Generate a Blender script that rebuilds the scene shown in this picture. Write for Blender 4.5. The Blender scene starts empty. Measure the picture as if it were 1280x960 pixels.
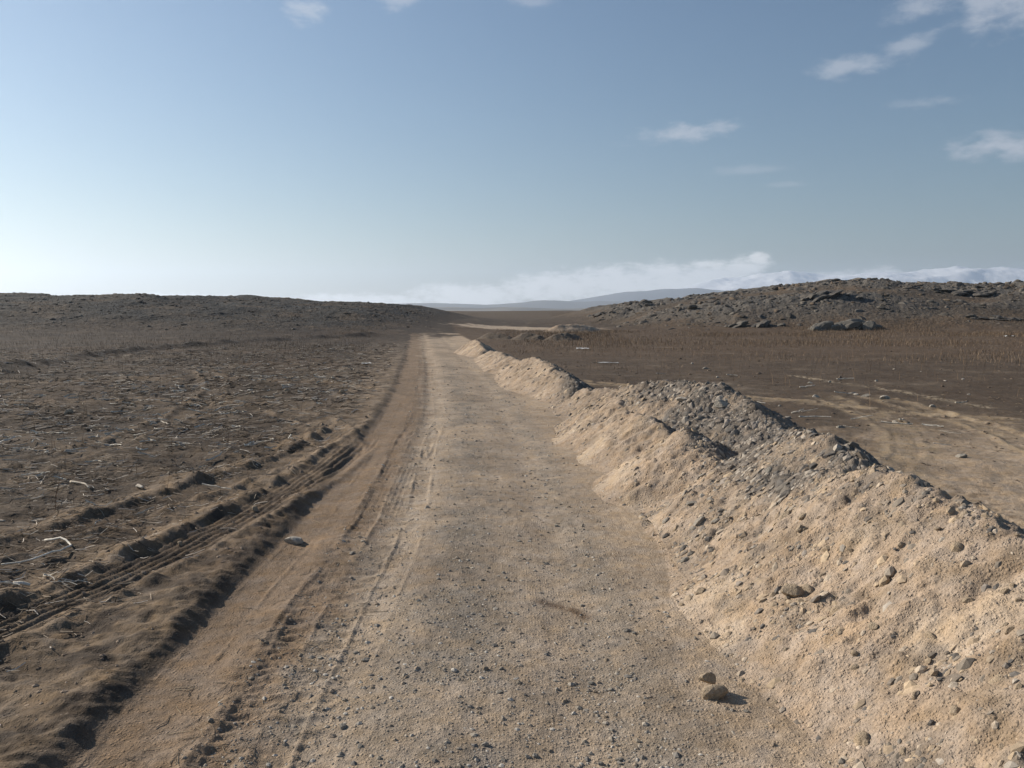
import bpy, math, random
import numpy as np
from mathutils import Vector
R = math.radians
random.seed(7)
rng = np.random.default_rng(11)
sc = bpy.context.scene
col = sc.collection

# ------------------------------------------------------------------ camera
CAM_H = 2.5
cd = bpy.data.cameras.new("camera")
cam = bpy.data.objects.new("camera", cd); col.objects.link(cam)
cam.location = (0, 0, CAM_H)
cam.rotation_euler = (R(90 - 5.2), 0, 0)
cd.sensor_width = 36.0
cd.lens = 36.0 * 1005 / 1280
cd.clip_start = 0.1
cd.clip_end = 60000
sc.camera = cam

# ------------------------------------------------------------------ light
SUN_EL = R(27)
SUN_AZ = R(-62)          # clockwise from +Y: the sun stands ahead and to the left
sdir = Vector((math.sin(SUN_AZ) * math.cos(SUN_EL), math.cos(SUN_AZ) * math.cos(SUN_EL), math.sin(SUN_EL)))
sl = bpy.data.lights.new("sun", 'SUN')
sl.energy = 4.5; sl.angle = R(0.6); sl.color = (1.0, 0.90, 0.77)
so = bpy.data.objects.new("sun", sl); col.objects.link(so)
so.rotation_euler = sdir.to_track_quat('Z', 'Y').to_euler()

sc.view_settings.view_transform = 'Standard'
sc.view_settings.look = 'None'
sc.view_settings.exposure = 0.62
sc.view_settings.gamma = 1.0
sc.view_settings.use_curve_mapping = False
sc.cycles.volume_bounces = 1

w = bpy.data.worlds.new("World"); sc.world = w
w.use_nodes = True
nt = w.node_tree; nt.nodes.clear()


class NB:
    """tiny node builder"""
    def __init__(self, nt): self.nt = nt
    def n(self, t, **kw):
        x = self.nt.nodes.new(t)
        for k, v in kw.items(): setattr(x, k, v)
        return x
    def l(self, a, b): self.nt.links.new(a, b)
    def _in(self, s, v):
        if isinstance(v, bpy.types.NodeSocket): self.l(v, s)
        elif v is not None: s.default_value = v
    def m(self, op, a, b=None, c=None, clamp=False):
        x = self.n('ShaderNodeMath', operation=op); x.use_clamp = clamp
        self._in(x.inputs[0], a); self._in(x.inputs[1], b)
        if c is not None: self._in(x.inputs[2], c)
        return x.outputs[0]
    def mix(self, f, a, b, mode='MIX'):
        x = self.n('ShaderNodeMix', data_type='RGBA', blend_type=mode)
        self._in(x.inputs[0], f); self._in(x.inputs[6], a); self._in(x.inputs[7], b)
        return x.outputs[2]
    def noise(self, vec, scale, detail=4, rough=.55, dist=0.):
        x = self.n('ShaderNodeTexNoise')
        self._in(x.inputs['Vector'], vec)
        x.inputs['Scale'].default_value = scale; x.inputs['Detail'].default_value = detail
        x.inputs['Roughness'].default_value = rough; x.inputs['Distortion'].default_value = dist
        return x.outputs['Fac']
    def rng(self, v, a, b, c=0., d=1., smooth=True):
        x = self.n('ShaderNodeMapRange', interpolation_type='SMOOTHSTEP' if smooth else 'LINEAR')
        self._in(x.inputs[0], v)
        for i, q in zip((1, 2, 3, 4), (a, b, c, d)): x.inputs[i].default_value = q
        return x.outputs[0]


b = NB(nt)
sky = b.n('ShaderNodeTexSky', sky_type='NISHITA')
sky.sun_disc = False; sky.sun_elevation = SUN_EL; sky.sun_rotation = SUN_AZ
sky.altitude = 1500; sky.air_density = 1.6; sky.dust_density = 1.2; sky.ozone_density = 5.0
tc = b.n('ShaderNodeTexCoord')
sep = b.n('ShaderNodeSeparateXYZ'); b.l(tc.outputs['Generated'], sep.inputs[0])
X, Y, Z = sep.outputs
az = b.m('ARCTAN2', X, Y)                 # radians, right of straight ahead
el = b.m('ARCSINE', Z)
cmb = b.n('ShaderNodeCombineXYZ'); b.l(az, cmb.inputs[0]); b.l(b.m('MULTIPLY', el, 2.2), cmb.inputs[1])
nz1 = b.noise(cmb.outputs[0], 26, 6, .62)
nz2 = b.noise(cmb.outputs[0], 9, 3, .5)
nz3 = b.noise(cmb.outputs[0], 60, 8, .66)
total = None
# thin high clouds: azimuth, elevation, half width, half height (degrees), tilt, opacity
CL = [(11.5, 11.8, 4.3, .72, .05, .75), (22.3, 15.2, 3.2, .8, .02, .62), (25.6, 16.0, 2.2, .6, .08, .55), (31.2, 9.7, 4.0, .95, .0, .85),
      (29.8, 17.8, 3.6, 2.0, -.15, .72), (26.0, 18.2, 2.0, 1.0, .1, .6), (-14.0, 19.1, 1.7, .9, .0, .7), (-7.8, 20.3, 1.8, .8, 0, .55), (1.6, 20.3, 2.2, .5, 0, .35),
      (26.3, 12.6, 2.6, .42, .0, .38), (16.3, 9.3, 3.0, .36, .0, .3), (18.8, 8.3, 1.8, .26, 0, .3), (38, 13, 4, .9, 0, .6), (-44, 15, 7, 1., .05, .45)]
for a, e, sa, se, tl, op in CL:
    dx = b.m('DIVIDE', b.m('SUBTRACT', az, R(a)), R(sa))
    dy = b.m('DIVIDE', b.m('SUBTRACT', b.m('SUBTRACT', el, R(e)), b.m('MULTIPLY', b.m('SUBTRACT', az, R(a)), tl)), R(se))
    d = b.m('SQRT', b.m('ADD', b.m('MULTIPLY', dx, dx), b.m('MULTIPLY', dy, dy)))
    v = b.m('ADD', b.m('SUBTRACT', 1.12, d), b.m('MULTIPLY', b.m('SUBTRACT', nz1, .5), 2.6))
    v = b.m('MULTIPLY', b.rng(v, .05, 1.15), op)
    total = v if total is None else b.m('MAXIMUM', total, v)
# low cumulus bank along the horizon: top edge as a function of azimuth plus puffs
bank = None
PUFF = [(-11, .5, 6.5, .8), (-3, 1.0, 5, 1.0), (3, 1.6, 4.5, 1.2), (7, 1.9, 4.5, 1.4), (11, 2.0, 4.0, 1.5), (14, 2.4, 3.0, 1.2), (16.0, 2.9, 1.7, .9), (16.9, 3.4, .9, .65),
        (22, 1.7, 3.5, 1.0), (24.4, 2.1, 1.8, .8), (28, 1.4, 4, .9), (34, 1.4, 6, 1.0), (-22, .6, 8, .6)]
for a, e, sa, se in PUFF:
    dx = b.m('DIVIDE', b.m('SUBTRACT', az, R(a)), R(sa)); dy = b.m('DIVIDE', b.m('SUBTRACT', el, R(e)), R(se))
    v = b.m('SUBTRACT', 1.0, b.m('ADD', b.m('MULTIPLY', dx, dx), b.m('MULTIPLY', dy, dy)))
    bank = v if bank is None else b.m('MAXIMUM', bank, v)
bank = b.m('ADD', bank, b.m('MULTIPLY', b.m('SUBTRACT', nz3, .5), 2.6))
bank = b.m('ADD', bank, b.m('MULTIPLY', b.m('SUBTRACT', nz1, .5), 1.6))
bankm = b.m('MULTIPLY', b.rng(bank, -.25, .95), .85)
skyc = b.mix(b.m('MULTIPLY', total, .85), sky.outputs[0], (7.0, 7.4, 8.3, 1))
skyc = b.mix(bankm, skyc, (15.5, 15.2, 14.8, 1))
bg = b.n('ShaderNodeBackground'); b.l(skyc, bg.inputs[0]); bg.inputs[1].default_value = 0.052
wo = b.n('ShaderNodeOutputWorld'); b.l(bg.outputs[0], wo.inputs[0])

# ------------------------------------------------------------------ numpy fields
_ang = np.random.default_rng(3).random(256) * 2 * np.pi
_GX = np.cos(_ang).astype(np.float32); _GY = np.sin(_ang).astype(np.float32)


def _h(ix, iy, s):
    h = ix.astype(np.uint32) * np.uint32(374761393) + iy.astype(np.uint32) * np.uint32(668265263) + np.uint32((s * 2246822519) & 0xffffffff)
    h ^= h >> np.uint32(13); h *= np.uint32(1274126177); h ^= h >> np.uint32(16)
    return h


def gn(x, y, s=0):
    """gradient noise, about -0.7..0.7"""
    x = np.asarray(x, np.float32); y = np.asarray(y, np.float32)
    fx = np.floor(x); fy = np.floor(y)
    ix = fx.astype(np.int64); iy = fy.astype(np.int64)
    tx = x - fx; ty = y - fy
    u = tx * tx * tx * (tx * (tx * 6 - 15) + 10); v = ty * ty * ty * (ty * (ty * 6 - 15) + 10)
    def g(dx, dy):
        k = (_h(ix + dx, iy + dy, s) >> np.uint32(24)).astype(np.int32)
        return _GX[k] * (tx - dx) + _GY[k] * (ty - dy)
    a = g(0, 0); bb = g(1, 0); c = g(0, 1); d = g(1, 1)
    return (a + (bb - a) * u) * (1 - v) + (c + (d - c) * u) * v


def fbm(x, y, f, o, s=0, gain=.5, lac=2.03):
    r = 0.; a = 1.
    for i in range(o):
        r = r + a * gn(x * f, y * f, s + i * 17); a *= gain; f *= lac
    return r


def ridged(x, y, f, o, s=0, gain=.5):
    r = 0.; a = 1.
    for i in range(o):
        r = r + a * (1 - 2.2 * np.abs(gn(x * f, y * f, s + i * 17))); a *= gain; f *= 2.07
    return r


def cell(x, y, f, s=0):
    """F1 cellular distance and the random value of the nearest cell"""
    x = np.asarray(x, np.float32) * f; y = np.asarray(y, np.float32) * f
    ix = np.floor(x).astype(np.int64); iy = np.floor(y).astype(np.int64)
    best = np.full(x.shape, 9., np.float32); rv = np.zeros(x.shape, np.float32)
    for dx in (-1, 0, 1):
        for dy in (-1, 0, 1):
            h = _h(ix + dx, iy + dy, s)
            px = ix + dx + (h & np.uint32(1023)).astype(np.float32) / 1023.
            py = iy + dy + ((h >> np.uint32(10)) & np.uint32(1023)).astype(np.float32) / 1023.
            d = np.hypot(px - x, py - y)
            k = d < best
            best = np.where(k, d, best); rv = np.where(k, (h >> np.uint32(20)).astype(np.float32) / 4095., rv)
    return best, rv


def ss(a, b_, x):
    t = np.clip((x - a) / (b_ - a), 0, 1)
    return t * t * (3 - 2 * t)


def bump(x, c, wd):
    return np.exp(-((x - c) / wd) ** 2)


_cy = np.array([-60, 0, 6, 10, 14, 20, 27, 38, 49, 61, 70, 85, 100, 140, 400.])
_cx = np.array([.6, -.40, -.40, -.5, -.72, -1.1, -1.8, -3.0, -4.3, -5.7, -6.8, -8.6, -10, -14, -30.])
_yy = np.linspace(-60, 400, 2000)
_k = np.hanning(41); _k /= _k.sum()
_xx = np.convolve(np.pad(np.interp(_yy, _cy, _cx), 20, mode='edge'), _k, mode='valid')


def cxr(y): return np.interp(y, _yy, _xx)


def polyd(x, y, pts):
    """signed lateral distance to a polyline and position along it"""
    best = np.full(np.shape(x), 1e9); sg = np.zeros(np.shape(x)); along = np.zeros(np.shape(x)); L = 0.
    for (x0, y0), (x1, y1) in zip(pts[:-1], pts[1:]):
        dx, dy = x1 - x0, y1 - y0; l = math.hypot(dx, dy)
        t = np.clip(((x - x0) * dx + (y - y0) * dy) / l / l, 0, 1)
        d = np.hypot(x - x0 - t * dx, y - y0 - t * dy)
        side = np.sign((x - x0) * dy - (y - y0) * dx)
        k = d < best
        best = np.where(k, d, best); sg = np.where(k, side, sg); along = np.where(k, L + t * l, along)
        L += l
    return best * sg, along, L


def chaikin(p, n=2):
    for _ in range(n):
        q = [p[0]]
        for a, c in zip(p[:-1], p[1:]):
            q += [(a[0] * .75 + c[0] * .25, a[1] * .75 + c[1] * .25), (a[0] * .25 + c[0] * .75, a[1] * .25 + c[1] * .75)]
        p = q + [p[-1]]
    return p


TRK1 = [(-7.5, -1.0), (-5.1, 3.6), (-4.3, 5.6), (-3.75, 7.2), (-3.3, 9.4), (-2.95, 12.5), (-2.95, 16.)]
TRK2 = [(-9, 1.5), (-6.3, 6.2), (-5.1, 8.8), (-4.1, 11.8), (-3.6, 14.5), (-3.6, 19)]
TRKL1 = [(-3.1, 14.5), (-4.6, 19), (-7.5, 22), (-12, 22.5), (-17, 19), (-20, 14)]
TRKL2 = [(-3.3, 23), (-6, 28), (-11, 30), (-18, 28), (-25, 22)]
TRKL3 = [(-13, 34), (-9, 25), (-7.3, 16), (-8.0, 9.5), (-11, 5)]
TRKR1 = [(3.9, 9), (5.6, 12.0), (7.2, 14.2), (8.6, 18), (9.2, 24)]
TRKR2 = [(7.0, 8.0), (9.2, 13.0), (10.4, 17.5), (10.6, 24)]
TRKR3 = [(16, 14), (11, 18.5), (6.5, 23.5), (2, 29)]

RX = np.array([-400, -40, 2, 11, 22, 38, 53, 70, 89, 130, 220, 600.])
RZ = np.array([0, 0, 0, .8, 3.2, 5.0, 6.5, 6.6, 6.3, 6.0, 5., 3.])
LX = np.array([-600, -200, -120, -82, -60, -47, -41, -30, -20, -14, -9, -3, 4, 400.])
LZ = np.array([4.6, 5.4, 4.9, 4.75, 4.5, 4.7, 3.85, 3.5, 3.1, 2.3, 1.0, .3, 0, 0.])


def hills(x, y):
    """large scale relief and how rocky the hillside is"""
    wob = fbm(x, y, .02, 3, 90) * 14
    yb = np.interp(x, [0, 15, 30, 60, 120, 400], [125, 112, 96, 84, 80, 60])
    t = (y + wob - yb) / np.interp(x, [0, 15, 60, 400], [28, 34, 52, 60])
    prof = np.where(t < .0, 0, ss(0, 1.0, t)) * (1 - .8 * ss(170, 330, y))
    hr = np.interp(x, RX, RZ) * prof
    tl = (y + wob * .8 - np.interp(x, [-400, -80, -30, -5, 10], [30, 52, 62, 78, 90])) / np.interp(x, [-400, -80, -30, 0], [80, 75, 66, 40])
    hl = np.interp(x, LX, LZ) * (ss(-.05, 1.0, tl) * .75 + .25 * np.clip(tl, 0, 1)) * (1 - .8 * ss(160, 300, y))
    far = 2.5 * ss(190, 345, y) * (1 + .16 * gn(x * .02, y * .01, 5)) * (1 - ss(380, 600, y))
    z = np.maximum(hr, hl)
    z = np.maximum(z, far) - 22 * ss(420, 1400, y) - 14 * ss(400, 2500, np.abs(x)) * ss(200, 600, np.hypot(x, y))
    rock = np.clip(prof * 1.6, 0, 1) * ss(.5, 3, np.interp(x, RX, RZ)) * (y < 300)
    rockl = np.clip(ss(.12, .5, tl), 0, 1) * ss(1, 3.5, np.interp(x, LX, LZ)) * (y < 280)
    return z, rock, rockl


def ground(x, y, detail=True):
    x = np.asarray(x, np.float64); y = np.asarray(y, np.float64)
    rr = np.hypot(x, y)
    z, rock, rockl = hills(x, y)
    u = x - cxr(y)
    near = 1 - ss(60, 110, rr)
    road = ss(-2.35, -2.0, u) * (1 - ss(2.6, 3.3, u)) * (1 - ss(74, 84, y + .4 * x))
    # road camber and worn wheel lines
    z = z + road * (-.03 + .02 * bump(u, -.2, .5) - .035 * bump(u, .95, .3) - .02 * bump(u, -.75, .25))
    # soft sandy rut on the left with its bank
    wv = .05 * gn(y * .35, 0 * y, 4) + .02 * gn(y * 1.6, 0 * y, 6)
    ur = u + wv
    rn = near * (1 - ss(45, 66, y))
    fade = rn * np.interp(y, [-50, 9, 16, 28, 60], [1, 1, .55, .3, 0])
    z = z - fade * .045 * (ss(-2.26, -2.04, ur) * (1 - ss(-1.80, -1.48, ur + .1 * gn(y * .7, x * 1.2, 21)))) * (.8 + .6 * gn(y * .5, x * .5, 22))
    bk = (.042 + .025 * gn(y * .8, x * .4, 8) + .035 * gn(y * 2.2, x * 2, 9) + .035 * gn(y * 6, x * 5, 10) + .02 * gn(y * 14, x * 12, 11))
    z = z + fade * bk * (ss(-2.75, -2.34, ur) * (1 - ss(-2.36, -2.07, ur)))
    rg = ss(-.25, .25, gn(y * .9, x * .3, 15)); rg2 = ss(-.1, .3, gn(y * .7 + 9, x * .3, 16))
    z = z + fade * (.009 * ss(.0, .3, gn(y * 1.1, x, 23)) * bump(ur + .06 * gn(y * .5, x * 0, 19), -1.62, .05) * (.2 + rg) + .016 * bump(ur + .08 * gn(y * .4, x * 0, 17), -1.46, .035) * rg2)
    # wavy ground between the rut and the gravel
    mid = ss(-1.6, -1.45, ur) * (1 - ss(-.9, -.5, ur)) * fade
    z = z + mid * (.022 * gn(x * 3.5, y * 9, 12) + .012 * gn(x * 9 + y * 2, y * 15, 13))
    # fine tyre grooves
    tr = np.maximum(bump(ur, -1.02, .14), .8 * bump(ur + .25 * gn(y * .16, x * 0, 18), -1.3, .1)) * rn
    z = z - rn * .02 * bump(ur, -1.02, .17) * ss(12, 20, y)
    # lug prints of tyres in the soft strip
    for k, (c0, wd_, ph) in enumerate([(-1.92, .13, .105), (-1.28, .12, .12), (-.72, .12, .10)]):
        cc_ = ur - c0 + .10 * gn(y * .18, x * 0, 24 + k)
        lug = np.cos(2 * np.pi * ((y + .6 * np.abs(cc_)) / ph)) * np.sign(cc_ + 1e-9) ** 0
        z = z + rn * (1 - ss(15, 20, y)) * (1 - ss(wd_ * .85, wd_, np.abs(cc_))) * (.007 * np.clip(lug * 1.6, -1, 1) - .008) * ss(-.25, .25, gn(y * .45 + k * 7, x * .6, 27 + k))
        z = z + rn * .010 * bump(np.abs(cc_), wd_ * 1.12, .02) * ss(-.2, .3, gn(y * .9, x, 33 + k))
    z = z + tr * (.0035 * np.cos((ur + 1.02) * 2 * np.pi / .07) * ss(-.2, .3, gn(y * .6, x, 14)) - .012)
    field = ss(2.55, 3.1, -ur)
    masks = dict(u=u, ur=ur, road=road, rock=rock, rockl=rockl, near=near, fade=fade, field=field, rr=rr)
    nr_ = rr < 42
    for k, (tp, wd, dp) in enumerate([(TRK1, .26, .032), (TRK2, .24, .028), (TRKR1, .2, .008), (TRKR2, .25, .025), (TRKR3, .25, .02), (TRKL1, .3, .03), (TRKL2, .32, .03), (TRKL3, .24, .025)]):
        d = np.full(x.shape, 50.); al = np.zeros(x.shape); L = 1.
        if nr_.any(): d[nr_], al[nr_], L = polyd(x[nr_], y[nr_], chaikin(tp, 2))
        d = d + .05 * gn(x * 1.2, y * 1.2, 48 + k)
        en = ss(0, .8, al) * (1 - ss(L - 2.5, L, al)) * near
        inn = 1 - ss(wd * .85, wd * 1.15, np.abs(d))
        groove = np.cos(d * 2 * np.pi / (wd * .42))
        zt = -dp * .7 * inn + inn * groove * (.014 if k == 0 else (.010 if k == 1 else 0)) + dp * 1.1 * bump(np.abs(d), wd * 1.5, wd * .3) * (1 + .8 * gn(x * 3, y * 3, 40 + k))
        if k == 1: zt = zt + .032 * bump(d, -wd * 2.2, .28) * (1 + 1.2 * gn(x * 1.5, y * 1.5, 45))
        if k == 0: zt = zt + .035 * bump(d, -wd * 1.9, .15) * (1 + gn(x * 2, y * 2, 46))
        z = z + zt * en
        masks['t%d' % k] = inn * en
        masks['d%d' % k] = np.where(en > 0.02, d, 9.)
    keep = 1 - .8 * np.maximum(masks['t0'], masks['t1'])
    # old earth bank across the left field
    db = np.full(x.shape, 50.); kb = (x < -8) & (y > 15) & (y < 90)
    if kb.any(): db[kb] = polyd(x[kb] + .5 * gn(x[kb] * .3, y[kb] * .3, 95), y[kb], [(-40, 24), (-21, 30.5), (-23.5, 46), (-22, 63), (-14, 80)])[0]
    z = z + .22 * bump(db, 0, .85) * (1 + 1.3 * fbm(x, y, .5, 3, 96))
    masks['bank'] = bump(db, 0, 1.0)
    if detail:
        # left field: trampled and ploughed soil
        fa = field * near * keep
        z = z + fa * (.035 * fbm(x, y * 1.6, 1.1, 2, 20) + .045 * fbm(x * .55 + y * .35, y * 1.7 - x * .5, 1.9, 3, 23))
        z = z + fa * ss(7, 14, rr) * .05 * fbm(x * .5, y * 1.5, 1.3, 4, 26, .6)
        z = z + (field * (1 - near) + .3 * field) * .12 * fbm(x, y, .4, 4, 29, .6) * (1 - ss(150, 300, rr))
        # sweeping passes of the plough across the left field
        rw = np.hypot(x + 24, (y + 4) * 1.0) + .5 * gn(x * .15, y * .15, 86)
        row = np.sin(rw * 2 * np.pi / 1.35) * ss(-.35, .25, gn(x * .22, y * .22, 87))
        z = z + fa * ss(3.2, 4.6, -ur) * .038 * row * (1 - ss(45, 70, rr))
        masks['row'] = row
        # soft churned ripples left of the rut
        rp = ss(2.25, 2.5, -ur) * (1 - ss(3.8, 5.0, -ur)) * keep * (1 - ss(16, 26, rr))
        z = z + rp * (.055 * fbm(x * .7 - y * .25, y * 1.3 + x * .5, 1.9, 3, 80, .58) + .025 * gn(x * 2.2 - y, y * 7 + x * 3, 84))
        # right field
        rf = ss(3.2, 4.2, u) * near
        z = z + rf * (.05 * fbm(x, y, .35, 2, 30) + .035 * fbm(x, y, 1.5, 4, 31, .55))
        z = z + (1 - near) * (u > 2) * .10 * fbm(x, y, .4, 4, 34, .6) * (1 - ss(150, 300, rr))
        # everything: small grain
        m2 = 1 - ss(14, 22, rr)
        z = z + m2 * (.010 * gn(x * 4.1, y * 4.1, 50) + .006 * gn(x * 11, y * 11, 51) + .0035 * gn(x * 27, y * 27, 52)) * (1 + 1.2 * field * keep)
        z = z + road * (.012 * fbm(x, y, .9, 2, 55))
        # rocky hillsides: broken beds of rock, ledges running across the slope
        rk = np.clip(rock, 0, 1)
        q = ridged(x * .6 + y * .35, y * 1.25, .11, 5, 60, .58)
        patch = ss(-.25, .35, fbm(x * .7, y * 1.3, .045, 3, 66) + .25 * (rock - .5))
        z = z + rk * patch * (.32 * np.clip(q - .35, -1, 2) + .25 * fbm(x, y * 2, .55, 4, 62, .62))
        ql = ridged(x * .7, y * 1.2, .1, 5, 70, .58)
        z = z + rockl * (.14 * np.clip(ql - .5, -1, 2) + .12 * fbm(x, y, .5, 4, 72, .62))
        z = z + rockl * .45 * ss(-.1, .05, fbm(x, y, .035, 2, 78)) * ss(.5, .9, rockl) + rk * .5 * ss(.0, .06, fbm(x * .8, y, .06, 3, 79)) * patch
        masks['patch'] = rk * patch; masks['q'] = q; masks['ql'] = ql
    return z, masks


# crest lines of the spoil heaps (x, y, height), slope, k of the toe
HEAPS = {
    'near': dict(c=[(4.2, -7, .9), (3.9, -2, .95), (3.7, 1, .95), (3.5, 3.2, .95), (3.32, 5.0, .98), (3.36, 6.0, 1.13), (3.2, 6.9, 1.10), (2.95, 7.9, .84), (2.7, 8.8, .66), (2.5, 9.6, .56)], m=.64, box=(.9, 5.7, -8, 10.8), res=.015),
    'sandridge': dict(c=[(2.75, 10.2, .50), (2.5, 11.0, .84), (2.45, 11.5, .80), (2.5, 12.4, .52), (2.3, 13.4, .74), (2.15, 14.6, .62), (2.1, 15.6, .80), (2.15, 16.1, .76), (2.3, 16.8, .45)], m=.66, box=(.7, 4.0, 9.3, 18), res=.02),
    'rubble': dict(c=[(2.35, 17.0, .85), (2.75, 15.8, 1.12), (3.2, 14.8, 1.22), (3.55, 13.8, 1.20), (3.85, 12.8, 1.05), (4.0, 12.0, .80), (4.1, 11.3, .60)], m=.60, box=(.9, 6.3, 9.6, 18), res=.022),
    'rubbleridge': dict(c=[(3.8, 10.6, .78), (3.5, 9.7, 1.05), (3.3, 8.8, 1.16), (3.38, 7.9, 1.13), (3.5, 7.0, .9)], m=.62, box=(1.6, 5.6, 5.6, 12.2), res=.018),
    'lowrubble': dict(c=[(1.9, 20.8, .45), (2.4, 19.3, .62), (2.7, 17.6, .62), (2.8, 16.6, .6)], m=.5, box=(.5, 4.6, 15, 22.5), res=.028),
    'middle': dict(c=[(.2, 31.8, .5), (.75, 29.6, .80), (.95, 28, .84), (1.2, 25.8, .78), (1.65, 23.6, .62), (1.8, 22.4, .5)], m=.60, box=(-1.6, 3.6, 20.5, 33.5), res=.035),
    'crumbled': dict(c=[(-1.15, 42, .42), (-.55, 38.5, .55), (-.3, 36, .5), (.1, 33.2, .60), (.5, 32, .4)], m=.5, box=(-2.8, 2.4, 30.5, 44), res=.05),
    'farpile': dict(c=[(-2.9, 52.5, .4), (-2.25, 49.5, .78), (-1.9, 47.0, .66), (-1.55, 44.5, .45)], m=.6, box=(-4.6, .5, 42.5, 54.5), res=.06),
    'm1': dict(c=[(-1.9, 72, .6), (-.4, 71, .35)], m=.5, box=(-4.6, 2.2, 67.5, 76), res=.09),
    'm2': dict(c=[(1.1, 70.5, .62), (2.2, 70, .45)], m=.5, box=(-1.9, 4.8, 66, 74.5), res=.09),
    'm3': dict(c=[(3.7, 69, .5), (4.6, 69.4, .6), (5.3, 70, .5)], m=.5, box=(1., 8, 65, 74), res=.09),
    'm4': dict(c=[(5.5, 96, .8), (7.6, 97, .95), (9.8, 98, .6)], m=.45, box=(2.5, 15, 91, 103), res=.12),
}
SEED = {k: i * 31 + 200 for i, k in enumerate(HEAPS)}


def heap(name, x, y):
    H = HEAPS[name]; s = SEED[name]
    x = np.asarray(x, np.float64); y = np.asarray(y, np.float64)
    sc_ = 1. if y.size == 0 or H['box'][2] < 30 else 1.6
    xw = x + .10 * fbm(x, y, .9, 3, s) ; yw = y + .16 * fbm(x, y, .8, 2, s + 5)
    best = np.full(x.shape, -9.)
    c = H['c']
    for (x0, y0, z0), (x1, y1, z1) in zip(c[:-1], c[1:]):
        dx, dy = x1 - x0, y1 - y0; l2 = dx * dx + dy * dy; l = math.sqrt(l2)
        mm = H['m']
        # closest envelope point of a cone ridge: shift the foot towards the higher end
        t = ((xw - x0) * dx + (yw - y0) * dy) / l2
        dist = np.abs((xw - x0) * dy - (yw - y0) * dx) / l
        g = max(-.95, min(.95, (z1 - z0) / l / mm)); t = np.clip(t + dist / l * g / math.sqrt(1 - g * g), 0, 1)
        d = np.hypot(xw - x0 - t * dx, yw - y0 - t * dy)
        d = np.sqrt(d * d + .06 ** 2) - .03
        best = np.maximum(best, z0 + (z1 - z0) * t - mm * d)
    h = best
    up = ss(.05, .35, h)
    # slumps and gullies running down the slope, lumps, grain
    h = h + up * (.085 * fbm(x * .8, y, 1.1, 2, s + 1) + .045 * gn(x * 1.1 + y * .6, y * 4.2, s + 2) + .030 * ridged(x * .7, y, 2.6, 2, s + 7) + .05 * np.minimum(0, .12 + gn(x * 3.1, y * 4.3, s + 11))
                  + .034 * gn(x * 6, y * 7, s + 3) + .018 * gn(x * 15, y * 16, s + 4) + .006 * gn(x * 34, y * 35, s + 6))
    k = .045
    h = k * np.logaddexp(0, h / k) - .012 - .03 * ss(.1, -.25, best)
    gz = ground(x, y, False)[0]
    return gz + h, h


def surface(x, y):
    """top of everything solid"""
    x = np.atleast_1d(np.asarray(x, float)); y = np.atleast_1d(np.asarray(y, float))
    z = ground(x, y)[0]; which = np.zeros(x.shape, int)
    for i, (n, H) in enumerate(HEAPS.items()):
        x0, x1, y0, y1 = H['box']
        k = (x > x0) & (x < x1) & (y > y0) & (y < y1)
        if k.any():
            hz = heap(n, x[k], y[k])[0]
            zz = z[k]; ww = which[k]
            up = hz > zz
            zz[up] = hz[up]; ww[up] = i + 1
            z[k] = zz; which[k] = ww
    return z, which


def normals(x, y, e=.04):
    z, wh = surface(x, y)
    zx = (surface(x + e, y)[0] - z) / e; zy = (surface(x, y + e)[0] - z) / e
    n = np.stack([-zx, -zy, np.ones_like(zx)], 1)
    return z, n / np.linalg.norm(n, axis=1, keepdims=True), wh
# ---- END FIELD

# ------------------------------------------------------------------ materials
def new_mat(name):
    m = bpy.data.materials.new(name); m.use_nodes = True
    n = m.node_tree; n.nodes.clear()
    q = NB(n)
    out = q.n('ShaderNodeOutputMaterial'); p = q.n('ShaderNodeBsdfPrincipled')
    p.inputs['Roughness'].default_value = .95
    p.inputs['Specular IOR Level'].default_value = .15
    q.l(p.outputs[0], out.inputs[0])
    return m, q, p


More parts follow.
